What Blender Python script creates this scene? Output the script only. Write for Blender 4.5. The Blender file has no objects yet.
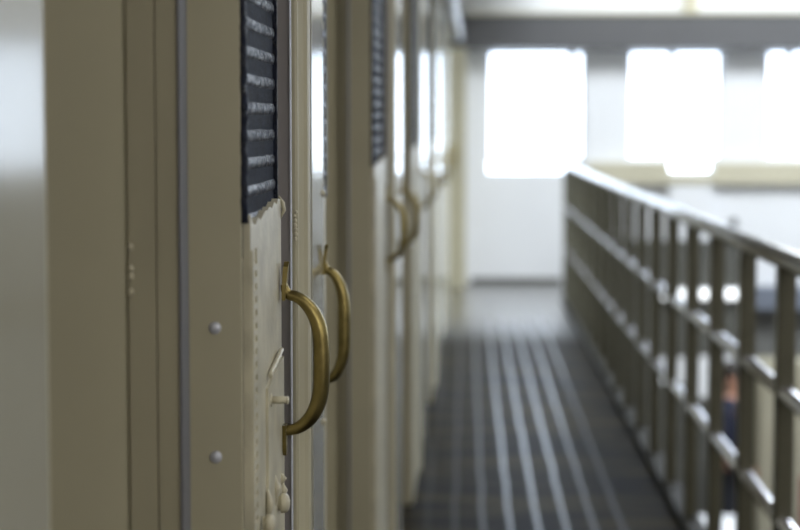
import bpy, bmesh, math, random
from mathutils import Vector, Matrix
random.seed(7)
C = bpy.context.scene.collection
PI = math.pi

# ------------------------------------------------------------------ camera
FPX = 85.0 / 36.0 * 800.0
EYE = Vector((0, 0, 1.45))
TH = math.atan(143.0 / FPX)                 # pitch down
PS = math.atan(66.0 / FPX * math.cos(TH))   # yaw left
cam = bpy.data.cameras.new('camera')
cam.lens = 85; cam.sensor_width = 36; cam.clip_start = .05; cam.clip_end = 200
cam.dof.use_dof = True; cam.dof.focus_distance = 2.26; cam.dof.aperture_fstop = 4.3; cam.dof.aperture_blades = 0
co = bpy.data.objects.new('camera', cam); C.objects.link(co)
co.location = EYE; co.rotation_euler = (PI / 2 - TH, 0, PS)
bpy.context.scene.camera = co
RM = co.rotation_euler.to_matrix()

LA = 8.0 / FPX                              # the cell fronts run a hair off the railing's line
def world_at(px, py, y):
    d = RM @ Vector(((px - 400) / FPX, -(py - 265) / FPX, -1.0))
    k = y / d.y
    return EYE + d * k
def loc_dir(px, py=300):
    d = RM @ Vector(((px - 400) / FPX, -(py - 265) / FPX, -1.0))
    c, s = math.cos(LA), math.sin(LA)
    return Vector((d.x * c - d.y * s, d.x * s + d.y * c, d.z))
def u_at(px, y, py=300):                    # local sideways coordinate on a cell front
    d = loc_dir(px, py); return d.x / d.y * y
def y_at(px, u, py=300):
    d = loc_dir(px, py); return u * d.y / d.x
def z_at(py, y, px=300):
    d = loc_dir(px, py); return EYE.z + d.z / d.y * y

# ------------------------------------------------------------------ materials
def mat(name, col, rough=.5, metal=0.0, var=.08, vscale=6.0, bump=0.0, bscale=60.0, stretch=(1, 1, 1), spec=.5, emit=None, estr=0.0, coat=0.0, rvar=None):
    m = bpy.data.materials.new(name); m.use_nodes = True
    nt = m.node_tree; b = nt.nodes['Principled BSDF']
    b.inputs['Roughness'].default_value = rough; b.inputs['Metallic'].default_value = metal
    b.inputs['Specular IOR Level'].default_value = spec
    b.inputs['Coat Weight'].default_value = coat
    tc = nt.nodes.new('ShaderNodeTexCoord'); mp = nt.nodes.new('ShaderNodeMapping')
    mp.inputs['Scale'].default_value = stretch
    nt.links.new(tc.outputs['Object'], mp.inputs['Vector'])
    n = nt.nodes.new('ShaderNodeTexNoise'); n.inputs['Scale'].default_value = vscale; n.inputs['Detail'].default_value = 4
    nt.links.new(mp.outputs[0], n.inputs['Vector'])
    r = nt.nodes.new('ShaderNodeValToRGB')
    r.color_ramp.elements[0].position = .3; r.color_ramp.elements[1].position = .7
    r.color_ramp.elements[0].color = [c * (1 - var) for c in col] + [1]
    r.color_ramp.elements[1].color = [min(1, c * (1 + var)) for c in col] + [1]
    nt.links.new(n.outputs['Fac'], r.inputs[0]); nt.links.new(r.outputs[0], b.inputs['Base Color'])
    if bump:
        n2 = nt.nodes.new('ShaderNodeTexNoise'); n2.inputs['Scale'].default_value = bscale; n2.inputs['Detail'].default_value = 3
        nt.links.new(mp.outputs[0], n2.inputs['Vector'])
        bp = nt.nodes.new('ShaderNodeBump'); bp.inputs['Strength'].default_value = bump; bp.inputs['Distance'].default_value = .002
        nt.links.new(n2.outputs['Fac'], bp.inputs['Height']); nt.links.new(bp.outputs[0], b.inputs['Normal'])
    if rvar:
        n3 = nt.nodes.new('ShaderNodeTexNoise'); n3.inputs['Scale'].default_value = 140; n3.inputs['Detail'].default_value = 5
        nt.links.new(mp.outputs[0], n3.inputs['Vector'])
        mr = nt.nodes.new('ShaderNodeMapRange'); mr.inputs['From Min'].default_value = .38; mr.inputs['From Max'].default_value = .62
        mr.inputs['To Min'].default_value = rough; mr.inputs['To Max'].default_value = rvar
        nt.links.new(n3.outputs['Fac'], mr.inputs['Value']); nt.links.new(mr.outputs[0], b.inputs['Roughness'])
    if emit:
        b.inputs['Emission Color'].default_value = (*emit, 1); b.inputs['Emission Strength'].default_value = estr
    return m
M = {}
CREAM = (.485, .452, .325)
M['cream'] = mat('cream_paint', CREAM, .42, var=.05, vscale=5, bump=.06, bscale=90)
M['shade_cream'] = mat('shaded_cream_paint', (.40, .365, .26), .45, var=.07, vscale=5, bump=.06, bscale=90)  # cream darkened for the set-back jamb face, its shade put into the colour
M['gloss'] = mat('gloss_cream_paint', (.40, .385, .31), .11, var=.03, spec=.7)
M['thick'] = mat('thick_cream_paint', (.55, .515, .39), .38, var=.16, vscale=24, bump=.55, bscale=75)
M['navy'] = mat('flaking_navy_paint', (.007, .010, .024), .24, var=.5, vscale=90, bump=.45, bscale=180, spec=.3, rvar=.85)
M['soot'] = mat('matt_blue_black_paint', (.009, .012, .024), .7, var=.6, vscale=70, bump=.8, bscale=200, spec=.08)
M['steel'] = mat('bare_grey_steel', (.30, .28, .285), .45, .1, var=.12, vscale=12, stretch=(1, 1, .15))
M['zinc'] = mat('zinc_bolt', (.62, .64, .72), .45, .35, var=.1, vscale=60)
M['brass'] = mat('aged_brass', (.275, .218, .085), .33, 1.0, var=.22, vscale=38, bump=.08, bscale=120)
M['rail'] = mat('olive_grey_rail_paint', (.118, .114, .082), .34, .2, var=.1, vscale=9)
M['toprail'] = mat('worn_handrail_paint', (.48, .48, .49), .2, .65, var=.1, vscale=9)
M['white'] = mat('white_wall_paint', (.78, .79, .81), .6, var=.02, vscale=1.5)
M['cell'] = mat('cell_wall_paint', (.42, .38, .27), .5, var=.05, vscale=3)
M['beam'] = mat('grey_beam_paint', (.10, .10, .104), .5, var=.05, vscale=1)
M['sill'] = mat('beige_ledge_paint', (.53, .495, .375), .5, var=.04, vscale=2)
M['dado'] = mat('grey_dado_paint', (.16, .16, .15), .5, var=.08, vscale=2)
M['ledge'] = mat('blue_grey_ledge_paint', (.17, .19, .235), .45, var=.06, vscale=3)
M['panel'] = mat('dark_partition_board', (.085, .085, .075), .55, var=.12, vscale=3)
M['hall'] = mat('hall_concrete', (.12, .12, .13), .4, var=.15, vscale=2)
M['paper'] = mat('white_paper', (.82, .83, .85), .6, var=.02)
M['skin'] = mat('skin', (.42, .22, .15), .6, var=.05, vscale=20)
M['cloth'] = mat('navy_cloth', (.008, .011, .030), .8, var=.2, vscale=30, bump=.3, bscale=90)
M['dcloth'] = mat('dark_trousers', (.015, .017, .025), .8, var=.2, vscale=30, bump=.3, bscale=90)
M['hair'] = mat('dark_hair', (.02, .014, .01), .5, var=.3, vscale=60)
M['shoe'] = mat('black_leather', (.01, .01, .01), .4, var=.2)
M['red'] = mat('dark_red_cloth', (.22, .012, .02), .7, var=.15, vscale=30)
M['black'] = mat('black_metal', (.02, .02, .02), .4, var=.2)
M['glass'] = mat('daylit_pane', (.8, .8, .8), .2, var=.01, emit=(.72, .84, 1.0), estr=6.2)
M['fill_glass'] = mat('added_fill_pane', (.8, .8, .8), .3, var=.01, emit=(1.0, .97, .93), estr=4.1)  # glow of the added windows behind the camera
M['landing'] = mat('polished_blue_grey_floor', (.16, .19, .27), .2, var=.15, vscale=3)
M['locker'] = mat('locker_cream_paint', (.36, .335, .25), .5, var=.05)
M['midrail'] = mat('rubbed_pipe_paint', (.66, .66, .70), .18, .85, var=.1, vscale=9)
M['strip'] = mat('dull_steel_strip', (.15, .148, .16), .5, .1, var=.2, vscale=12, stretch=(1, 1, .15))
M['kerb'] = mat('dark_kerb_paint', (.035, .034, .03), .65, var=.2, spec=.2)
M['lamp'] = mat('lit_tube', (.9, .9, .9), .4, var=.01, emit=(.93, .97, 1.0), estr=2.2)
M['pipe'] = mat('gloss_white_pipe_paint', (.66, .68, .74), .25, var=.04, vscale=8)

def floor_material():
    m = bpy.data.materials.new('ribbed_dark_floor'); m.use_nodes = True
    nt = m.node_tree; N = nt.nodes; L = nt.links; b = N['Principled BSDF']
    tc = N.new('ShaderNodeTexCoord'); sp = N.new('ShaderNodeSeparateXYZ'); L.new(tc.outputs['Object'], sp.inputs[0])
    def math_(op, a, bb=None, c=None):
        n = N.new('ShaderNodeMath'); n.operation = op
        for i, v in enumerate((a, bb, c)):
            if v is None: continue
            if isinstance(v, (int, float)): n.inputs[i].default_value = v
            else: L.new(v, n.inputs[i])
        return n.outputs[0]
    wob = N.new('ShaderNodeTexNoise'); wob.inputs['Scale'].default_value = 2.2; L.new(tc.outputs['Object'], wob.inputs['Vector'])
    x = math_('ADD', sp.outputs['X'], math_('MULTIPLY', math_('SUBTRACT', wob.outputs['Fac'], .5), .02))
    fr = math_('FRACT', math_('DIVIDE', math_('ADD', x, 1.0 - .010), .1003))     # one rib every 10 cm
    d = math_('ABSOLUTE', math_('SUBTRACT', fr, .5))
    rib = N.new('ShaderNodeMapRange'); rib.interpolation_type = 'SMOOTHSTEP'
    L.new(d, rib.inputs['Value'])
    rib.inputs['From Min'].default_value = .05; rib.inputs['From Max'].default_value = .13
    rib.inputs['To Min'].default_value = 1; rib.inputs['To Max'].default_value = 0
    # the ribs stop short of the railing side
    edge = N.new('ShaderNodeMapRange'); L.new(sp.outputs['X'], edge.inputs['Value'])
    edge.inputs['From Min'].default_value = .61; edge.inputs['From Max'].default_value = .66
    edge.inputs['To Min'].default_value = 1; edge.inputs['To Max'].default_value = 0
    lft = N.new('ShaderNodeMapRange'); L.new(sp.outputs['X'], lft.inputs['Value'])
    lft.inputs['From Min'].default_value = -.12; lft.inputs['From Max'].default_value = .14
    lft.inputs['To Min'].default_value = .12; lft.inputs['To Max'].default_value = 1
    ribf = math_('MULTIPLY', rib.outputs[0], math_('MULTIPLY', edge.outputs[0], lft.outputs[0]))
    # cross bands of brown wear
    mp = N.new('ShaderNodeMapping'); mp.inputs['Scale'].default_value = (.9, 3.2, 1); L.new(tc.outputs['Object'], mp.inputs['Vector'])
    nz = N.new('ShaderNodeTexNoise'); nz.inputs['Scale'].default_value = 1.5; nz.inputs['Detail'].default_value = 4; L.new(mp.outputs[0], nz.inputs['Vector'])
    wear = N.new('ShaderNodeValToRGB'); wear.color_ramp.elements[0].position = .42; wear.color_ramp.elements[1].position = .62
    wear.color_ramp.elements[0].color = (.005, .005, .007, 1); wear.color_ramp.elements[1].color = (.040, .032, .015, 1)
    L.new(nz.outputs['Fac'], wear.inputs[0])
    mix = N.new('ShaderNodeMix'); mix.data_type = 'RGBA'
    L.new(ribf, mix.inputs['Factor']); L.new(wear.outputs[0], mix.inputs[6]); mix.inputs[7].default_value = (.022, .023, .030, 1)
    L.new(mix.outputs[2], b.inputs['Base Color'])
    # the far end of the gallery keeps its polish, the walked part is worn dull
    pol = N.new('ShaderNodeMapRange'); pol.interpolation_type = 'SMOOTHSTEP'; L.new(sp.outputs['Y'], pol.inputs['Value'])
    pol.inputs['From Min'].default_value = 12.3; pol.inputs['From Max'].default_value = 14.6
    f = math_('MAXIMUM', ribf, pol.outputs[0])
    ro = N.new('ShaderNodeMapRange'); L.new(f, ro.inputs['Value'])
    ro.inputs['To Min'].default_value = .46; ro.inputs['To Max'].default_value = .23
    L.new(math_('SUBTRACT', ro.outputs[0], math_('MULTIPLY', pol.outputs[0], -.05)), b.inputs['Roughness'])
    se = N.new('ShaderNodeMapRange'); L.new(ribf, se.inputs['Value'])
    se.inputs['To Min'].default_value = .02; se.inputs['To Max'].default_value = .10
    L.new(math_('ADD', se.outputs[0], math_('MULTIPLY', pol.outputs[0], 1.0)), b.inputs['Specular IOR Level'])
    b.inputs['Coat Roughness'].default_value = .2; L.new(math_('MULTIPLY', pol.outputs[0], .9), b.inputs['Coat Weight'])
    n2 = N.new('ShaderNodeTexNoise'); n2.inputs['Scale'].default_value = 45; L.new(tc.outputs['Object'], n2.inputs['Vector'])
    h = math_('ADD', math_('MULTIPLY', ribf, 1.0), math_('MULTIPLY', n2.outputs['Fac'], .25))
    bp = N.new('ShaderNodeBump'); bp.inputs['Strength'].default_value = .06; bp.inputs['Distance'].default_value = .002
    L.new(h, bp.inputs['Height']); L.new(bp.outputs[0], b.inputs['Normal'])
    return m
M['floor'] = floor_material()

# ------------------------------------------------------------------ mesh helpers
def box(bm, x0, x1, y0, y1, z0, z1, bev=0.0, seg=2):
    t = bmesh.new(); bmesh.ops.create_cube(t, size=1)
    for v in t.verts:
        v.co = Vector(((x0 + x1) / 2 + v.co.x * (x1 - x0), (y0 + y1) / 2 + v.co.y * (y1 - y0), (z0 + z1) / 2 + v.co.z * (z1 - z0)))
    if bev: bmesh.ops.bevel(t, geom=t.edges[:], offset=bev, segments=seg, profile=.5, affect='EDGES')
    merge(bm, t)
def merge(bm, t, mtx=None):
    me = bpy.data.meshes.new('tmp'); t.to_mesh(me); t.free()
    if mtx is not None: me.transform(mtx)
    bm.from_mesh(me); bpy.data.meshes.remove(me)
def sweep(bm, pts, radii, side=Vector((0, 1, 0)), n=16, caps=True):
    """tube along pts; radii = (in-plane, along side) per point"""
    pts = [Vector(p) for p in pts]; rings = []
    for i, p in enumerate(pts):
        t = (pts[min(i + 1, len(pts) - 1)] - pts[max(i - 1, 0)]).normalized()
        s = (side - t * side.dot(t)).normalized(); q = t.cross(s)
        r = radii[i] if isinstance(radii, list) else radii
        ra, rb = r if isinstance(r, tuple) else (r, r)
        rings.append([bm.verts.new(p + q * ra * math.cos(2 * PI * k / n) + s * rb * math.sin(2 * PI * k / n)) for k in range(n)])
    for a, b in zip(rings, rings[1:]):
        for k in range(n):
            bm.faces.new((a[k], a[(k + 1) % n], b[(k + 1) % n], b[k])).smooth = True
    if caps:
        bm.faces.new(list(reversed(rings[0]))); bm.faces.new(rings[-1])
def cyl(bm, p0, p1, r0, r1=None, n=16):
    d = (Vector(p1) - Vector(p0)).normalized()
    side = Vector((0, 1, 0)) if abs(d.y) < .9 else Vector((1, 0, 0))
    sweep(bm, [p0, p1], [r0, r0 if r1 is None else r1], side, n)
def dome(bm, c, axis, r, h, n=14, rings=5, base=0.0):
    """domed head whose flat base sits at c"""
    axis = Vector(axis).normalized(); pts = []; rad = []
    pts.append(Vector(c)); rad.append(r)
    if base: pts.append(Vector(c) + axis * base); rad.append(r)
    for i in range(1, rings + 1):
        a = i / rings * PI / 2
        pts.append(Vector(c) + axis * (base + h * math.sin(a))); rad.append(max(r * math.cos(a), r * .03))
    side = Vector((0, 1, 0)) if abs(axis.y) < .9 else Vector((1, 0, 0))
    sweep(bm, pts, rad, side, n)
def prism(bm, poly, x0, x1):
    """polygon in (y, z) extruded along x"""
    a = [bm.verts.new((x0, y, z)) for y, z in poly]; b = [bm.verts.new((x1, y, z)) for y, z in poly]
    n = len(poly)
    bm.faces.new(a); bm.faces.new(list(reversed(b)))
    for i in range(n): bm.faces.new((a[i], b[i], b[(i + 1) % n], a[(i + 1) % n]))
    bmesh.ops.recalc_face_normals(bm, faces=bm.faces[:])
def profile(bm, poly, z0, z1):
    """closed outline in (x, y) extruded upward"""
    a = [bm.verts.new((x, y, z0)) for x, y in poly]; b = [bm.verts.new((x, y, z1)) for x, y in poly]
    n = len(poly)
    bm.faces.new(a); bm.faces.new(list(reversed(b)))
    for i in range(n): bm.faces.new((a[i], b[i], b[(i + 1) % n], a[(i + 1) % n]))
    bmesh.ops.recalc_face_normals(bm, faces=bm.faces[:])
def ellipsoid(bm, c, r, u=16, v=10, rot=None):
    t = bmesh.new(); bmesh.ops.create_uvsphere(t, u_segments=u, v_segments=v, radius=1)
    for f in t.faces: f.smooth = True
    mt = Matrix.Translation(c) @ (rot.to_4x4() if rot else Matrix.Identity(4)) @ Matrix.Diagonal((*r, 1))
    merge(bm, t, mt)
def obj(name, bm, m, parent=None, loc=None, rotz=0):
    me = bpy.data.meshes.new(name)
    bmesh.ops.recalc_face_normals(bm, faces=bm.faces[:])
    bm.to_mesh(me); bm.free()
    me.materials.append(M[m] if isinstance(m, str) else m)
    o = bpy.data.objects.new(name, me); C.objects.link(o)
    if parent: o.parent = parent
    if loc is not None: o.location = loc; o.rotation_euler = (0, 0, rotz)
    return o
def tag(o, label, cat, group=None, kind='thing'):
    o['label'] = label; o['category'] = cat; o['kind'] = kind
    if group: o['group'] = group
    return o
def empty(name, loc, rotz=0):
    o = bpy.data.objects.new(name, None); C.objects.link(o)
    o.location = loc; o.rotation_euler = (0, 0, rotz); o.empty_display_size = .1
    return o
def struct(name, bm, m, parent=None, loc=None, rotz=0):
    o = obj(name, bm, m, parent, loc, rotz)
    if not parent: o['kind'] = 'structure'
    return o
def B(): return bmesh.new()
def front_loc(y): # world place of local (0, y) on the line of cell fronts
    return (math.sin(LA) * y, math.cos(LA) * y, 0)

# ------------------------------------------------------------------ room shell
ENDY, HALLZ, RX = 17.0, -2.3, 7.2
bm = B(); box(bm, -.62, .86, -3.2, ENDY, -.16, 0); struct('floor', bm, 'floor')
bm = B(); box(bm, .86, RX, -3.2, ENDY, HALLZ - .1, HALLZ); struct('floor_hall', bm, 'hall')
bm = B(); box(bm, .74, .86, -3.2, ENDY, HALLZ, -.16); struct('wall_under_gallery', bm, 'cell')

bw = [(.4, 2.0), (2.6, 4.2), (4.8, 6.4)]
bm = B(); box(bm, -.62, RX, -3.35, -3.2, HALLZ, 1.6); box(bm, -.62, RX, -3.35, -3.2, 4.4, 6.5)
ed = [-.62] + [e for q in bw for e in q] + [RX]
for i in range(0, len(ed), 2): box(bm, ed[i], ed[i + 1], -3.35, -3.2, 1.6, 4.4)
struct('wall_back', bm, 'cell')
for i, (a, b) in enumerate(bw):  # unseen windows, added to light the surfaces that face the camera
    e = empty('window_%d' % (i + 14), ((a + b) / 2, -3.28, 1.6)); e['kind'] = 'structure'
    w = (b - a) / 2; bm = B()
    for t in (-w, w - .04, -.02): box(bm, t, t + .04, -.03, .03, 0, 2.8)
    for t in (0, 1.38, 2.76): box(bm, -w + .04, w - .04, -.03, .03, t, t + .04)
    obj('window_frame', bm, 'white', e)
    bm = B(); box(bm, -w + .04, w - .04, -.005, .005, .04, 2.76); obj('pane', bm, 'fill_glass', e)
bm = B(); box(bm, -.62, RX + .15, -3.35, ENDY + .2, 6.5, 6.65); struct('ceiling', bm, 'white')
bm = B(); box(bm, -.62, .70, -3.2, 14.2, 2.75, 2.9); struct('ceiling_gallery', bm, 'cell')
bm = B(); box(bm, -.62, .70, -3.2, ENDY, 2.9, 6.5); struct('wall_upper_cells', bm, 'cell')

def wx(px, y=ENDY): return world_at(px, 122, y).x
def wz(py, y=ENDY): return world_at(466, py, y).z
WT, WB = wz(50), wz(160)
UB, UT = 3.0, 4.8
wins = [(wx(487), wx(585)), (wx(628), wx(722)), (wx(766), wx(860)), (wx(904), wx(998)), (wx(1042), wx(1136))]
bm = B()
box(bm, -.62, RX, ENDY, ENDY + .2, WT, UB); box(bm, -.62, RX, ENDY, ENDY + .2, UT, 6.5)
LOW = [(wx(487), wx(568), wz(174)), (wx(669), wx(713), wz(172.5))]
lx = -.62
for (a, b, z) in LOW:
    box(bm, lx, a, ENDY, ENDY + .2, HALLZ, WB); box(bm, a, b, ENDY, ENDY + .2, HALLZ, z); lx = b
box(bm, lx, RX, ENDY, ENDY + .2, HALLZ, WB)
ed = [-.62] + [e for w in wins for e in w] + [RX]
for i in range(0, len(ed), 2): box(bm, ed[i], ed[i + 1], ENDY, ENDY + .2, WB, WT); box(bm, ed[i], ed[i + 1], ENDY, ENDY + .2, UB, UT)
struct('wall_end', bm, 'white')
for i, (a, b) in enumerate(wins):
    e = empty('window_%d' % (i + 1), ((a + b) / 2, ENDY + .1, WB)); e['kind'] = 'structure'
    w = (b - a) / 2; h = WT - WB
    bm = B()
    for s in (-1, 1): box(bm, s * w - (.03 if s > 0 else 0), s * w + (0 if s > 0 else .03), -.03, .03, 0, h)
    box(bm, -w + .03, w - .03, -.03, .03, 0, .03); box(bm, -w + .03, w - .03, -.03, .03, h - .03, h)
    mx = w * (.74 if i == 0 else -.06 if i == 1 else -.5)
    box(bm, mx - .035, mx + .035, -.03, .03, .03, h - .03)
    obj('window_frame', bm, 'white', e)
    bm = B(); box(bm, -w + .03, w - .03, -.005, .005, .03, h - .03); obj('pane', bm, 'glass', e)
    if i < 2:                                      # a lower light under part of the opening
        xa, xb, zb = LOW[i]; xa -= (a + b) / 2; xb -= (a + b) / 2; zb -= WB
        bm = B(); box(bm, xa + .015, xb - .015, -.005, .005, zb + .015, -.001); obj('lower_pane', bm, 'glass', e)
        bm = B()
        box(bm, xa, xa + .015, -.03, .03, zb, -.001); box(bm, xb - .015, xb, -.03, .03, zb, -.001); box(bm, xa + .015, xb - .015, -.03, .03, zb, zb + .015)
        obj('lower_frame', bm, 'white', e)
for i, (a, b) in enumerate(wins):  # unseen upper row, added to give the rails highlights and more light
    e = empty('window_%d' % (i + 9), ((a + b) / 2, ENDY + .1, UB)); e['kind'] = 'structure'
    w = (b - a) / 2; h = UT - UB; bm = B()
    for t in (-w, w - .03, -.015): box(bm, t, t + .03, -.03, .03, 0, h)
    for t in (0, h / 2, h - .03): box(bm, -w + .03, w - .03, -.03, .03, t, t + .03)
    obj('window_frame', bm, 'white', e)
    bm = B(); box(bm, -w + .03, w - .03, -.005, .005, .03, h - .03); obj('pane', bm, 'glass', e)
rw = [(7.4, 8.9), (10.6, 13.4), (14.6, 15.9)]  # unseen windows, added so the near glossy leaf reflects a glare
bm = B(); box(bm, RX, RX + .15, -3.2, ENDY + .2, WT, 6.5); box(bm, RX, RX + .15, -3.2, ENDY + .2, HALLZ, WB - .05)
ed = [-3.2] + [e for q in rw for e in q] + [ENDY + .2]
for i in range(0, len(ed), 2): box(bm, RX, RX + .15, ed[i], ed[i + 1], WB - .05, WT)
struct('wall_right', bm, 'white')
bm = B(); box(bm, RX - .02, RX, -3.2, ENDY, HALLZ, WB - .1); struct('trim_9', bm, 'dado')  # unseen dark band, added to dim the reflection low on the glossy leaf
for i, (a, b) in enumerate(rw):
    e = empty('window_%d' % (i + 6), (RX + .08, (a + b) / 2, WB - .05)); e['kind'] = 'structure'
    w = (b - a) / 2; h = WT - WB + .05
    bm = B()
    for t in (-w, w - .03, -.015): box(bm, -.03, .03, t, t + .03, 0, h)
    for t in (0, h - .03): box(bm, -.03, .03, -w + .03, w - .03, t, t + .03)
    obj('window_frame', bm, 'white', e)
    bm = B(); box(bm, -.005, .005, -w + .03, w - .03, .03, h - .03); obj('pane', bm, 'glass', e)
# beam over the windows, ledge under them, trims
bm = B(); box(bm, -.3, RX, ENDY - .28, ENDY, wz(49, ENDY - .28), wz(15, ENDY - .28), .008); struct('beam', bm, 'beam')
bm = B(); box(bm, -.3, RX, ENDY - .30, ENDY, wz(15, ENDY - .3), wz(12, ENDY - .3)); struct('trim_1', bm, 'sill')
bm = B()
for a, b, t in ((588, 669, 162), (669, 713, 175), (713, 1300, 162)): box(bm, wx(a), min(RX, wx(b)), ENDY - .10, ENDY, wz(184, ENDY - .1), wz(t, ENDY - .1), .003)
struct('trim_2', bm, 'sill')
bm = B(); box(bm, wx(683), wx(696), ENDY - .06, ENDY, wz(12), 3.6); struct('trim_3', bm, 'sill')
bm = B(); box(bm, wx(669), wx(712), ENDY - .09, ENDY, -.3, wz(185)); struct('trim_4', bm, 'white')
bm = B(); box(bm, .9, RX, ENDY - .03, ENDY, HALLZ, wz(309)); struct('trim_5', bm, 'dado')
bm = B(); box(bm, 2.2, RX, ENDY - .22, ENDY, wz(309, 16.8), wz(286, 16.8), .006); struct('trim_6', bm, 'ledge')
bm = B(); box(bm, .05, .86, ENDY - .025, ENDY, 0, .055); struct('baseboard_end', bm, 'dado')
bm = B(); box(bm, -.34, wx(466, 16.5), 16.5, ENDY, 0, 2.09, .006); struct('trim_7', bm, 'cream')
bm = B(); box(bm, wx(731), wx(738), ENDY - .06, ENDY + .01, wz(226), wz(218), .004)
tag(obj('wall_box', bm, 'black'), 'small dark box fixed on the white end wall just above the handrail', 'box')

# ------------------------------------------------------------------ left: cell fronts
HZ = 2.17
WALLU = -.50
bm = B(); box(bm, -.20, 0, 0, 20, 0, 3.0)
struct('wall_left', bm, 'cell', None, (math.cos(LA) * WALLU + math.sin(LA) * -3, math.sin(LA) * -WALLU * -1 + math.cos(LA) * -3, 0), -LA)
trim_no = [10]
def trim(bm, m, y0):
    trim_no[0] += 1
    return struct('trim_%d' % trim_no[0], bm, m, None, front_loc(y0), -LA)
def ztrap(py, y): return z_at(py, y)

HANDZ = z_at(360, 2.27, 300) + .0130
def make_handle(parent, u, y, zc, s=1.0, dp=1.0):
    """bow pull standing off the face u at y, centre height zc"""
    H = .0800 * s
    k = [(0.000, H + .010, .0040), (.0018, H + .003, .0055), (.006, H - .002, .0062), (.014, H - .0045, .0066), (.024, H - .011, .0074), (.034, H - .024, .0084), (.0405, H - .042, .0092),
         (.0425, H - .062, .0096), (.0428, 0.0, .0098), (.0422, -H + .052, .0096), (.0390, -H + .034, .0092), (.032, -H + .019, .0085),
         (.023, -H + .0090, .0076), (.014, -H + .0035, .0068), (.006, -H + .0015, .0062), (0.000, -H + .001, .0064)]
    # smooth with Catmull-Rom
    def cr(p0, p1, p2, p3, t): return [.5 * (2 * b + (c - a) * t + (2 * a - 5 * b + 4 * c - d) * t * t + (-a + 3 * b - 3 * c + d) * t ** 3) for a, b, c, d in zip(p0, p1, p2, p3)]
    P = []; R = []
    for i in range(len(k) - 1):
        for j in range(4):
            q = cr(k[max(i - 1, 0)], k[i], k[i + 1], k[min(i + 2, len(k) - 1)], j / 4)
            P.append((u + .002 + q[0] * dp, y, zc + q[1])); R.append((q[2], q[2] * 1.15))
    P.append((u + .0015, y, zc + k[-1][1])); R.append((.0064, .0074))
    bm = B(); sweep(bm, P, R, n=20); h = obj('handle', bm, 'brass', parent)
    for sgn in (1, -1):
        bm = B(); pl = []
        L = .044 if sgn > 0 else .036
        for i in range(9):                       # tongue-shaped fixing plate with a rounded end
            t = i / 8
            w = .0095 * (1 - .25 * t) * (math.sqrt(max(0, 1 - max(0, (t - .72) / .28) ** 2)) * .9 + .1)
            pl.append((w, zc + sgn * (H - .008 + t * L)))
        poly = [(y - w, z) for w, z in pl] + [(y + w, z) for w, z in reversed(pl)]
        prism(bm, poly, u + .0002, u + .0044)
        if sgn > 0:                               # upper plate curls away from the door and thickens at the tip
            for v in bm.verts:
                t = max(0, (v.co.z - zc - H + .008) / L)
                v.co.x += .0022 * (t ** 2) + (.0016 * t if v.co.x > u + .002 else 0)
        obj('mounting_plate', bm, 'brass', h)
        bm = B(); dome(bm, (u + .0034, y, zc + sgn * (H + .016)), (1, 0, 0), .0032, .0012, 10, 3); obj('screw', bm, 'brass', h)
    return h

def slat_panel(bm, u, ya, yb, z0, z1, pitch, rng):
    z = z0
    while z < z1 - pitch * .3:
        # one horizontal slat: flat face with a rounded lip, slightly uneven
        segs = 8
        prof = [(0, -.0080), (.0016, -.0064), (.0028, -.0036), (.0031, .0000), (.0029, .0026), (.0016, .0052), (0, .0070)]
        rows = []
        for i in range(segs + 1):
            yy = ya + (yb - ya) * i / segs
            dz = rng.uniform(-.0006, .0006); du = rng.uniform(-.0004, .0004)
            rows.append([bm.verts.new((u + a + (du if a else 0), yy, z + b * 1.0 + dz)) for a, b in prof])
        for a, b in zip(rows, rows[1:]):
            for j in range(len(prof) - 1): bm.faces.new((a[j], b[j], b[j + 1], a[j + 1])).smooth = True
        bm.faces.new(rows[0]); bm.faces.new(list(reversed(rows[-1])))
        z += pitch

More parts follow.
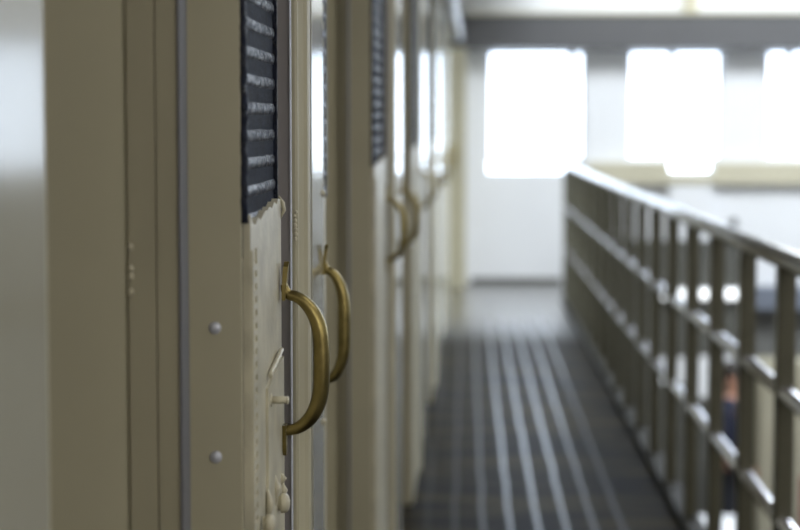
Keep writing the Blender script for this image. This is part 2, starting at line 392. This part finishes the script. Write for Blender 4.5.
ZB = z_at(212, 2.05, 262)
def barred_door(name, yC, uL, uF, y1, label, hz, hy, rng, details=0, holes=True):
    """steel door: folded side plate facing the gallery's near end, slatted front, brass bow handle"""
    root = empty(name, front_loc(yC), -LA); tag(root, label, 'door', 'cream cell doors with dark slatted upper fronts')
    W = y1 - yC
    bm = B(); box(bm, uL, uF - .001, 0, .006, .004, HZ, .0012); sp = obj('side_plate', bm, 'cream', root)
    if details:
        for py in (328, 457, 586):
            bm = B(); dome(bm, (u_at(215, yC, 328), 0, z_at(py, yC, 215)), (0, -1, 0), .0063, .0026, 16, 4, .0008); obj('bolt', bm, 'zinc', sp)
    bm = B(); box(bm, uF - .05, uF - .002, .008, W, .004, HZ); obj('door_body', bm, 'navy' if False else 'thick', root)
    # slatted upper front, painted dark
    bm = B(); slat_panel(bm, uF - .002, .012, W - .012, ZB - .03, HZ - .03, .0285, rng)
    box(bm, uF - .003, uF + .0035, W - .012, W - .004, ZB - .012, HZ - .02)
    zz = ZB - .002; P = []; R = []                 # ragged painted bead down the near edge
    while zz < HZ - .02:
        P.append((uF + .0006 + rng.uniform(-.0007, .0007), .004, zz)); R.append((.0044 + rng.uniform(-.0007, .0008), .0045)); zz += .0055
    sweep(bm, P, R, n=10)
    obj('slatted_panel', bm, 'navy', root)
    bm = B(); box(bm, uF - .0032, uF - .0008, .008, W - .004, ZB - .035, HZ - .02); obj('backing_plate', bm, 'soot', root)
    # lower front with a ragged top edge where the pale paint stops
    top = [(0, .006), (.08, -.003), (.16, -.004), (.22, -.001), (.30, -.003), (.38, .001), (.46, .003), (.52, .001), (.60, .006), (.68, .004), (.76, .008), (.84, .006), (.9, .011), (1, .009)]
    poly = [(.010, .004), (W - .003, .004)] + [(.010 + (W - .013) * t, ZB + d + rng.uniform(-.002, .002)) for t, d in reversed(top)]
    bm = B(); prism(bm, poly, uF - .001, uF + .0066); lp = obj('lower_panel', bm, 'thick', root)
    if holes:
        bm = B(); z = .02                         # punched edge strip
        yb = W * .20
        box(bm, uF + .0066, uF + .0086, .012, W * .06, .01, ZB - .03)
        box(bm, uF + .0066, uF + .0086, W * .155, yb, .01, ZB - .03)
        while z < ZB - .05:
            box(bm, uF + .0066, uF + .0086, W * .06, W * .155, z, z + .0065); z += .0132
        obj('punched_strip', bm, 'thick', root)
    if details:
        bm = B()                                  # welded lock plate with a chamfered upper corner
        ya, yb = y_at(259, uF) - yC, W - .006
        zt = z_at(352, 2.2, 275); zm = z_at(388, 2.0, 262)
        prism(bm, [(ya, .3), (yb, .3), (yb, zt), (yb - .04, zt), (ya, zm)], uF + .0066, uF + .0096)
        lk = obj('lock_plate', bm, 'thick', root)
        bm = B(); P = []
        for i in range(9):
            t = i / 8
            P.append((uF + .0100 + rng.uniform(0, .001), ya + .01 + (yb - .05 - ya) * t, zm + .012 + (zt - zm) * t))
        sweep(bm, P, [(.0030 + rng.uniform(-.0008, .001), .003) for _ in P], n=8); obj('weld_bead', bm, 'thick', lk)
        # painted pin
        yp = y_at(270, uF + .009) - yC; zp = z_at(386, 2.13, 278)
        bm = B(); cyl(bm, (uF + .0090, yp, zp), (uF + .0110, yp, zp), .0075); cyl(bm, (uF + .0105, yp, zp), (uF + .027, yp, zp), .0042)
        dome(bm, (uF + .027, yp, zp), (1, 0, 0), .0048, .0025); obj('pin', bm, 'thick', lk)
        for (px, py, r) in ((277, 503, .0115), (262, 524, .0105)):
            yb_ = y_at(px, uF + .009) - yC; zb_ = z_at(py, yC + yb_, px)
            bm = B(); cyl(bm, (uF + .0090, yb_, zb_), (uF + .013, yb_, zb_), r * .75); dome(bm, (uF + .0125, yb_, zb_), (1, 0, 0), r, r * .55, 16, 5, .004)
            obj('painted_bolt', bm, 'thick', lk)
        for (px, py, h) in ((274, 488, .02), (281, 490, .013), (267, 505, .022), (280, 478, .008)):   # paint drips around the bolts
            yb_ = y_at(px, uF + .009) - yC; zb_ = z_at(py, yC + yb_, px)
            bm = B(); sweep(bm, [(uF + .0085, yb_, zb_ - h), (uF + .0115, yb_, zb_), (uF + .0085, yb_, zb_ + h * .8)], [.0015, .0045, .001], n=10); obj('paint_drip', bm, 'thick', lk)
        bm = B()
        zb_ = z_at(205, 2.2, 283)
        sweep(bm, [(uF + .004, W - .006, zb_ + .012), (uF + .009, W - .006, zb_ + .004), (uF + .0105, W - .006, zb_ - .004), (uF + .006, W - .006, zb_ - .014)], [.0012, .0024, .0022, .0008], n=10)
        obj('paint_drip', bm, 'thick', lp)
    make_handle(root, uF + .0066 if not details else uF + .0096, hy - yC, hz)
    return root

def plain_door(name, ya, yb, u, label, hz, hy, rng, rivets=(), louvre=True, lz=None, white='gloss', hs=1.0, hd=1.0):
    """smooth gloss edge stile with a brass handle on its far edge and a recessed slatted leaf beyond"""
    root = empty(name, front_loc(ya), -LA); tag(root, label, 'door', 'cell doors with gloss edge stiles')
    W = yb - ya
    bm = B(); box(bm, u - .02, u, 0, W, .004, HZ, .0015); st = obj('stile', bm, white, root)
    for (py, px) in rivets:
        bm = B(); dome(bm, (u, W - .006, z_at(py, yb, px)), (1, 0, 0), .0055, .004, 12, 4); obj('rivet', bm, 'thick', st)
    if louvre:
        zl = ZB if lz is None else lz
        bm = B(); box(bm, u - .06, u - .0225, W * .5, W + .33, .004, HZ); obj('recessed_leaf', bm, 'cream', root)
        bm = B(); slat_panel(bm, u - .0224, W + .01, W + .31, zl, HZ - .03, .0285, rng)
        box(bm, u - .0224, u - .0195, W + .30, W + .325, zl - .01, HZ - .02)
        obj('slatted_panel', bm, 'navy', root)
    make_handle(root, u, hy - ya, hz, hs, hd)
    return root

rng = random.Random(3)
# ---- first bay (the one in focus)
yC = 1.857
uF = u_at(243, yC)
y1 = y_at(282.0, uF + .0070)
def jamb(yc, uC0, scale_y=1.0, px=None):
    """stepped jamb ahead of a barred door: near face, set-back face, thin steel edge; outline in (u, y)"""
    yA, yB = yc - .26, yc - .10
    if px: uA, uB = u_at(px[0], yA), u_at(px[1], yB)
    else: uA, uB = uC0 - .004, uC0 + .010
    uS = uB - .030
    bm = B(); profile(bm, [(WALLU, yA - yc), (uA, yA - yc), (uA - .0006, yA - yc + .003), (uA - .006, yA - yc + .005), (WALLU, yA - yc + .005)], 0, HZ); t1 = trim(bm, 'cream', yc)
    bm = B()
    gm = uB - .0235
    ub0 = u_at(129, yB) if px and px[0] == 126 else uA + .008
    profile(bm, [(ub0, yB - yc), (gm - .0008, yB - yc), (gm - .0008, yB - yc + .004), (gm + .0008, yB - yc + .004), (gm + .0008, yB - yc), (uB - .0032, yB - yc), (uB - .0032, yB - yc + .03), (ub0, yB - yc + .03)], 0, HZ); trim(bm, 'shade_cream', yc)
    bm = B(); box(bm, uB - .003, uB, yB - yc - .002, yB - yc + .045, 0, HZ, .0006); trim(bm, 'strip', yc)
    bm = B(); box(bm, WALLU, uB - .028, -.035, .02, 0, HZ); trim(bm, 'cell', yc)
    return yA, uA
yA, uA = jamb(yC, u_at(187, yC), px=(126, 182))
uL = u_at(187, yC) - .012
barred_door('cell_door', yC, uL, uF, y1, 'cream steel cell door with ragged dark slats and the nearest, sharpest brass handle', HANDZ, y1 - .022, rng, details=1)

bm = B()                                          # old hinge lugs in the corner of the jamb
for py in (247, 268, 276, 292):
    ellipsoid(bm, (u_at(131, yC - .103), -.103, z_at(py, yC - .1, 131)), (.0028, .004, .0035), 10, 8)
trim(bm, 'thick', yC)
# near glossy leaf at the left border
yl = 1.50
u0 = u_at(48, yl)
fl = front_loc(yl); AJ = -math.radians(10)
root = empty('cell_door', (fl[0] + u0 * math.cos(LA), fl[1] - u0 * math.sin(LA), 0), -LA + AJ)   # stands a little ajar
tag(root, 'pale glossy cell door at the left edge, closest to the camera, with window glare', 'door')
bm = B(); box(bm, -.03, 0, -.38, -.002, .004, HZ, .002); obj('door_body', bm, 'gloss', root)
bm = B(); box(bm, -.032, -.002, -.002, .004, .004, HZ); obj('edge_strip', bm, 'cream', root)

def after_door(y0, uC, px=None, ys=None):
    """steel channel and moulded post between the two doors of a bay"""
    ya = y0 + .035
    uE = u_at(px[0], ya) if px else uC - .002
    bm = B(); box(bm, WALLU, uE - .0012, ya - y0, ya - y0 + .01, 0, HZ); trim(bm, 'steel', y0)
    bm = B(); box(bm, uE - .0012, uE, ya - y0 - .003, ya - y0 + .012, 0, HZ); trim(bm, 'zinc', y0)
    # moulded post: three small rounded steps, facing the near end
    yb = ya + .02
    us = [u_at(p, yb) for p in px[1:]] if px else [uE + d for d in (.009, .0125, .0215)]
    d0 = yb - y0
    pts = [(WALLU, d0), (us[0] - .004, d0), (us[0] - .001, d0 + .0012), (us[0], d0 + .004),
           (us[2] - .006, d0 + .013), (us[2] - .002, d0 + .017), (us[2], d0 + .023),
           (us[2], d0 + .03), (WALLU, d0 + .03)]
    bm = B(); profile(bm, pts, 0, HZ); trim(bm, 'cream', y0)
    return yb + .03, us[2]
yp, up = after_door(y1, uF, (291.5, 299, 301.5, 308.5))
ys0 = 2.62; uS = u_at(312.5, ys0); ys1 = y_at(323.5, uS)
H2 = z_at(324.5, ys1, 340)
bm = B(); box(bm, WALLU, uS - .012, ys0 - y1 - .06, ys0 - y1 - .02, 0, HZ); trim(bm, 'steel', y1)
plain_door('cell_door', ys0, ys1, uS, 'cell door with white shining edge stile and the second brass handle from the camera', H2, ys1 - .004, rng,
           rivets=((324, 329), (421, 328), (193, 322)), hs=1.05, hd=.68, lz=z_at(192, 3.05, 326))
# paint lump on the post
bm = B()
for k in range(7):
    z = z_at(212 + k * 4.5, y1 + .05, 295); r = rng.uniform(.0015, .0028)
    ellipsoid(bm, (u_at(296 + rng.uniform(-1, 1), y1 + .055), .055, z), (r, .0015, r * 1.2), 8, 6)
trim(bm, 'thick', y1)

# ---- second bay
yC2 = yC + 2.42
uF2 = u_at(371.5, yC2); y12 = y_at(385, uF2 + .0035)
jamb(yC2, u_at(350, yC2), px=(336, 349))
barred_door('cell_door', yC2, u_at(350, yC2) - .012, uF2, y12, 'blurred cell door with the third brass handle, wide dark slats above cream', HANDZ, y12 - .013, rng)
after_door(y12, u_at(388, y12 + .035))
ys2 = y12 + .13; uS2 = u_at(392.5, ys2); ye2 = y_at(402, uS2)
plain_door('cell_door', ys2, ye2, uS2, 'blurred cell door with bright window glare just beyond the third handle', HANDZ - .01, ye2 - .004, rng)
# ---- further bays
yC3 = yC + 5.2
words = [('third', 'fourth'), ('fourth', 'x')]
lab1 = ['far blurred cell door in the third bay with a faint handle', 'far cell door in the fourth bay, narrow and blurred',
        'cell door one bay before the last on the left', 'last slatted cell door before the white end wall']
lab2 = ['far cell door with pale glare, its stile in the third bay', 'far glossy stile of a cell door in the fourth bay',
        'thin bright door stile one bay before the last', 'farthest gloss door stile beside the end pilaster']
for k in range(4):
    y0 = yC3 + 2.6 * k
    if k == 0: uFk = u_at(411, y0); yk = y_at(416.5, uFk)
    else: uFk = -.222; yk = y0 + .62
    jamb(y0, uFk - .055)
    barred_door('cell_door', y0, uFk - .065, uFk, yk, lab1[k], HANDZ, yk - .013, rng, holes=False)
    after_door(yk, uFk)
    s0 = yk + .13; uSk = u_at(418, s0) if k == 0 else -.212; s1 = s0 + (.95 if k == 0 else .8)
    pd = plain_door('cell_door', s0, s1, uSk, lab2[k], HANDZ - .01, s1 - .004, rng)
    pd.rotation_euler.z -= (.014, .020, .026, .026)[k]          # hung slightly ajar
# header box over the doors and gloss pipe along it
bm = B(); box(bm, WALLU, -.153, 0, 15.2, HZ + .002, 2.74, .004); struct('trim_8', bm, 'cream', None, front_loc(1.2), -LA)
root = empty('conduit_pipe', front_loc(1.2), -LA); tag(root, 'shiny white pipe running along the wall above the cell doors', 'pipe')
bm = B(); cyl(bm, (-.125, 0, HZ), (-.125, 15.2, HZ - .0), .028, n=20); obj('tube', bm, 'pipe', root)
for k in range(14):
    bm = B(); cyl(bm, (-.125, .5 + k * 1.1, HZ), (-.125, .56 + k * 1.1, HZ), .034, n=20); cl = obj('clip', bm, 'pipe', root)

# ------------------------------------------------------------------ railing
RXX = .81
root = empty('railing', (RXX, -1.2, 0)); tag(root, 'olive grey steel gallery railing with three pipes and upright posts', 'railing')
Y0, Y1 = -1.2, 15.25
bm = B(); cyl(bm, (0, 0, 1.103), (0, Y1 - Y0 + .02, 1.103), .027, n=20); obj('top_rail', bm, 'toprail', root)
for z in (.765, .432):
    bm = B(); cyl(bm, (0, 0, z), (0, Y1 - Y0, z), .0205, n=18); obj('middle_rail', bm, 'midrail', root)
bm = B(); box(bm, -.035, .035, 0, Y1 - Y0, .001, .035, .004); obj('kerb_plate', bm, 'kerb', root)
y = 4.79 - 9 * .655
while y < 15.0:
    bm = B(); box(bm, -.0235, .0235, -.0235, .0235, .035, 1.085, .004); p = obj('post', bm, 'rail', root); p.location = (0, y - Y0, 0)
    y += .655
bm = B(); box(bm, -.0235, .0235, -.0235, .0235, .035, 1.085, .004); p = obj('post', bm, 'rail', root); p.location = (0, Y1 - Y0, 0)

# ------------------------------------------------------------------ lower hall
# dark partition
PY = 16.2
xa, xb = wx(576, PY), wx(744, PY)
root = empty('display_partition', ((xa + xb) / 2, PY, HALLZ)); tag(root, 'tall dark partition screen in the lower hall behind the railing posts', 'partition')
w = (xb - xa) / 2; zt = wz(240, PY) - HALLZ
bm = B(); box(bm, -w + .04, w - .04, -.015, .015, .12, zt - .04); obj('board', bm, 'panel', root)
bm = B()
for s in (-1, 1): box(bm, s * (w - .02) - .02, s * (w - .02) + .02, -.025, .025, .03, zt, .004)
box(bm, -w + .04, w - .04, -.025, .025, zt - .04, zt, .004); box(bm, -w + .04, w - .04, -.025, .025, .08, .12, .004); obj('frame', bm, 'panel', root)
for s in (-1, 1):
    bm = B(); box(bm, s * (w - .02) - .03, s * (w - .02) + .03, -.28, .28, .001, .03, .006); obj('foot', bm, 'black', root)
# lit strip on the partition
root = empty('strip_light', (wx(702, PY), PY - .03, wz(293, PY))); tag(root, 'lit white strip lamp on the dark partition, glowing between the posts', 'lamp')
L = (wx(745, PY) - wx(656, PY)) / 2
bm = B(); box(bm, -L, L, -.02, .004, -.05, .05, .004); obj('housing', bm, 'white', root)
bm = B(); sweep(bm, [(-L + .02, -.05, 0), (L - .02, -.05, 0)], .036, Vector((0, 1, 0)), 14); obj('tube', bm, 'lamp', root)
for s in (-1, 1):
    bm = B(); box(bm, s * (L - .012) - .012, s * (L - .012) + .012, -.09, -.02, -.038, .038, .003); obj('end_cap', bm, 'white', root)
for (x0, x1, ya, yb, lb) in ((654, 692, 356, 382, 'white sheet on the dark partition, left of the tall sheet'), (699, 714, 355, 396, 'tall white sheet on the dark partition, middle of three'), (724, 738, 353, 371, 'small white sheet on the dark partition above the navy clad person')):
    bm = B(); box(bm, wx(x0, PY), wx(x1, PY), PY - .022, PY - .018, wz(yb, PY), wz(ya, PY))
    tag(obj('notice_sheet', bm, 'paper'), lb, 'paper', 'white sheets on the partition')
# white table
root = empty('table', (1.62, 13.93, HALLZ)); tag(root, 'white topped table on the hall floor low behind the railing', 'table')
bm = B(); box(bm, -.50, .46, -.42, .42, .72, .75, .006); obj('tabletop', bm, 'paper', root)
bm = B(); box(bm, -.45, .41, -.37, .37, .66, .72); obj('apron', bm, 'black', root)
for sx in (-.43, .39):
    for sy in (-.35, .35):
        bm = B(); box(bm, sx - .02, sx + .02, sy - .02, sy + .02, .001, .66, .003); obj('leg', bm, 'black', root)
# cream locker
x0, x1 = wx(763, 15.9), wx(822, 15.9)
root = empty('storage_locker', ((x0 + x1) / 2, 16.15, HALLZ)); tag(root, 'cream steel locker on the hall floor right of the partition', 'locker')
w = (x1 - x0) / 2; zt = wz(362, 15.9) - HALLZ
bm = B(); box(bm, -w, w, -.24, .22, .06, zt, .005); obj('body', bm, 'locker', root)
bm = B(); box(bm, -w + .02, w - .02, -.22, .20, .001, .06); obj('plinth', bm, 'black', root)
for s in (-1, 1):
    bm = B(); box(bm, (s - 1) / 2 * w + .012 if s < 0 else .004, -.004 if s < 0 else w - .012, -.256, -.241, .09, zt - .03, .003)
    for k in range(4): box(bm, s * w / 2 - .06, s * w / 2 + .06, -.260, -.255, zt - .2 - k * .03, zt - .188 - k * .03)
    d = obj('door', bm, 'locker', root)
    bm = B(); cyl(bm, (s * .03, -.275, zt * .52), (s * .03, -.275, zt * .52 + .12), .007); box(bm, s * .03 - .006, s * .03 + .006, -.275, -.256, zt * .52 + .01, zt * .52 + .02); box(bm, s * .03 - .006, s * .03 + .006, -.275, -.256, zt * .52 + .10, zt * .52 + .11)
    obj('handle', bm, 'black', d)
# red chair
root = empty('chair', (2.84, 14.95, HALLZ), 0); tag(root, 'dark red upholstered chair at the right edge in the lower hall', 'chair')
bm = B(); box(bm, -.22, .22, -.22, .22, .42, .48, .02, 3); obj('seat', bm, 'red', root)
bm = B(); box(bm, -.21, .21, -.235, -.195, .58, .98, .018, 3); obj('backrest', bm, 'red', root)
for sx in (-1, 1):
    bm = B(); sweep(bm, [(sx * .20, -.225, .001), (sx * .20, -.205, .45), (sx * .20, -.19, .70)], .011, Vector((1, 0, 0)), 10); obj('leg', bm, 'black', root)
    bm = B(); cyl(bm, (sx * .20, .20, .001), (sx * .20, .19, .43), .011, n=10); obj('leg', bm, 'black', root)

# ------------------------------------------------------------------ person in the hall
def skin_mesh(nodes, edges, m, name, parent, subd=2, extra=None):
    me = bpy.data.meshes.new(name + '_raw')
    me.from_pydata([n[:3] for n in nodes], edges, [])
    o = bpy.data.objects.new(name + '_raw', me); C.objects.link(o)
    sk = o.modifiers.new('skin', 'SKIN'); sk.use_smooth_shade = True
    for i, n in enumerate(nodes):
        v = me.skin_vertices[0].data[i]; r = n[3]
        v.radius = r if isinstance(r, tuple) else (r, r); v.use_root = (i == 0)
    sd = o.modifiers.new('sub', 'SUBSURF'); sd.levels = subd; sd.render_levels = subd
    dg = bpy.context.evaluated_depsgraph_get(); dg.update()
    out = bpy.data.meshes.new_from_object(o.evaluated_get(dg))
    bm = B(); bm.from_mesh(out); bpy.data.objects.remove(o); bpy.data.meshes.remove(me); bpy.data.meshes.remove(out)
    if extra: extra(bm)
    for f in bm.faces: f.smooth = True
    return obj(name, bm, m, parent)
pl = world_at(733, 380, 15.35)
root = empty('person', (pl.x, 15.35, HALLZ), math.radians(68)); tag(root, 'person in navy jacket standing in the lower hall, seen between two railing posts', 'person')
S = (pl.z - HALLZ) / 1.60                       # head centre height fixes the scale
def sc(n): return (n[0] * S, n[1] * S, n[2] * S, n[3])
body_n = [(0, 0, .95, (.13, .10)), (0, .01, 1.12, (.12, .09)), (0, .01, 1.30, (.15, .10)), (0, .01, 1.42, (.09, .07)), (0, 0, 1.49, .052), (0, -.01, 1.56, (.070, .080)), (0, -.01, 1.64, (.076, .092)), (0, -.005, 1.71, (.055, .066)),
          (.17, .01, 1.40, .052), (.21, .02, 1.13, .040), (.19, -.09, .93, .030), (.185, -.115, .86, (.022, .034)),
          (-.17, .01, 1.40, .052), (-.21, .02, 1.13, .040), (-.19, -.09, .93, .030), (-.185, -.115, .86, (.022, .034)),
          (.09, 0, .88, .085), (.10, -.01, .50, .058), (.10, .02, .09, .040), (.10, -.11, .04, .030),
          (-.09, 0, .88, .085), (-.11, -.02, .50, .058), (-.12, .01, .09, .040), (-.13, -.12, .04, .030)]
be = [(0, 1), (1, 2), (2, 3), (3, 4), (4, 5), (5, 6), (6, 7), (3, 8), (8, 9), (9, 10), (10, 11), (3, 12), (12, 13), (13, 14), (14, 15), (0, 16), (16, 17), (17, 18), (18, 19), (0, 20), (20, 21), (21, 22), (22, 23)]
def face_and_hands(bm):
    ellipsoid(bm, (0, -.102 * S, 1.595 * S), (.014, .020, .026), 10, 8)             # nose
    for s in (-1, 1):
        ellipsoid(bm, (s * .078 * S, 0, 1.60 * S), (.010, .020, .032), 10, 8)       # ears
        ellipsoid(bm, (s * .031 * S, -.088 * S, 1.625 * S), (.013, .010, .008), 10, 8)  # eyes
        for k, (ln, dx) in enumerate(((.070, -.026), (.082, -.009), (.078, .009), (.062, .025))):
            b = Vector((s * .185 * S, (-.118 + dx) * S, .845 * S))
            sweep(bm, [b, b + Vector((-s * .006, -.004, -ln * .5)), b + Vector((-s * .020, -.004, -ln))], [.0095, .0085, .0065], Vector((0, 1, 0)), 8)
        b = Vector((s * .180 * S, -.135 * S, .875 * S))
        sweep(bm, [b, b + Vector((-s * .012, -.022, -.026)), b + Vector((-s * .016, -.024, -.052))], [.011, .010, .007], Vector((1, 0, 0)), 8)
    ellipsoid(bm, (0, -.092 * S, 1.555 * S), (.024, .010, .007), 10, 8)             # mouth
skin_mesh([sc(n) for n in body_n], be, 'skin', 'body', root, 2, face_and_hands)
jk = [(0, 0, .90, (.150, .115)), (0, .01, 1.12, (.140, .108)), (0, .01, 1.30, (.168, .118)), (0, .01, 1.425, (.105, .085)), (0, .002, 1.475, (.064, .064)),
      (.175, .01, 1.40, .066), (.212, .02, 1.13, .052), (.190, -.095, .90, .044), (-.175, .01, 1.40, .066), (-.212, .02, 1.13, .052), (-.190, -.095, .90, .044)]
skin_mesh([sc(n) for n in jk], [(0, 1), (1, 2), (2, 3), (3, 4), (3, 5), (5, 6), (6, 7), (3, 8), (8, 9), (9, 10)], 'cloth', 'jacket', root)
tr = [(0, 0, .96, (.138, .108)), (.09, 0, .86, .098), (.10, -.01, .50, .072), (.10, .015, .12, .060), (-.09, 0, .86, .098), (-.11, -.02, .50, .072), (-.12, .005, .12, .060)]
skin_mesh([sc(n) for n in tr], [(0, 1), (1, 2), (2, 3), (0, 4), (4, 5), (5, 6)], 'dcloth', 'trousers', root)
for (x, y) in ((.10, -.04), (-.125, -.05)):
    bm = B(); ellipsoid(bm, (x * S, y * S, .045), (.048, .135, .044), 16, 10)
    for v in bm.verts: v.co.z = max(v.co.z, .002)
    obj('shoe', bm, 'shoe', root)
bm = B(); ellipsoid(bm, (0, .018 * S, 1.665 * S), (.088, .104, .098), 20, 14)
for v in bm.verts:
    if v.co.y < -.055 and v.co.z < 1.70 * S: v.co.y = -.055
obj('hair', bm, 'hair', root)

# ------------------------------------------------------------------ light
def area(name, loc, rot, sx, sy, power, col=(1, 1, 1)):
    l = bpy.data.lights.new(name, 'AREA'); l.shape = 'RECTANGLE'; l.size = sx; l.size_y = sy; l.energy = power; l.color = col
    o = bpy.data.objects.new(name, l); C.objects.link(o); o.location = loc; o.rotation_euler = rot
    return o
area('skylight_far', (3.6, 12.2, 6.3), (math.radians(22), 0, 0), 5.0, 4.0, 1620, (.88, .94, 1.0))
area('skylight_near', (3.6, 0.5, 6.2), (math.radians(-12), 0, 0), 4.5, 7.0, 300, (1.0, .97, .92))
w = bpy.data.worlds.new('world'); bpy.context.scene.world = w; w.use_nodes = True
w.node_tree.nodes['Background'].inputs[0].default_value = (.9, .95, 1, 1); w.node_tree.nodes['Background'].inputs[1].default_value = .3
vs = bpy.context.scene.view_settings
bpy.context.scene.display_settings.display_device = 'sRGB'
vs.view_transform = 'Standard'; vs.look = 'None'; vs.exposure = -.5; vs.gamma = 1
try: vs.use_curve_mapping = False
except Exception: pass
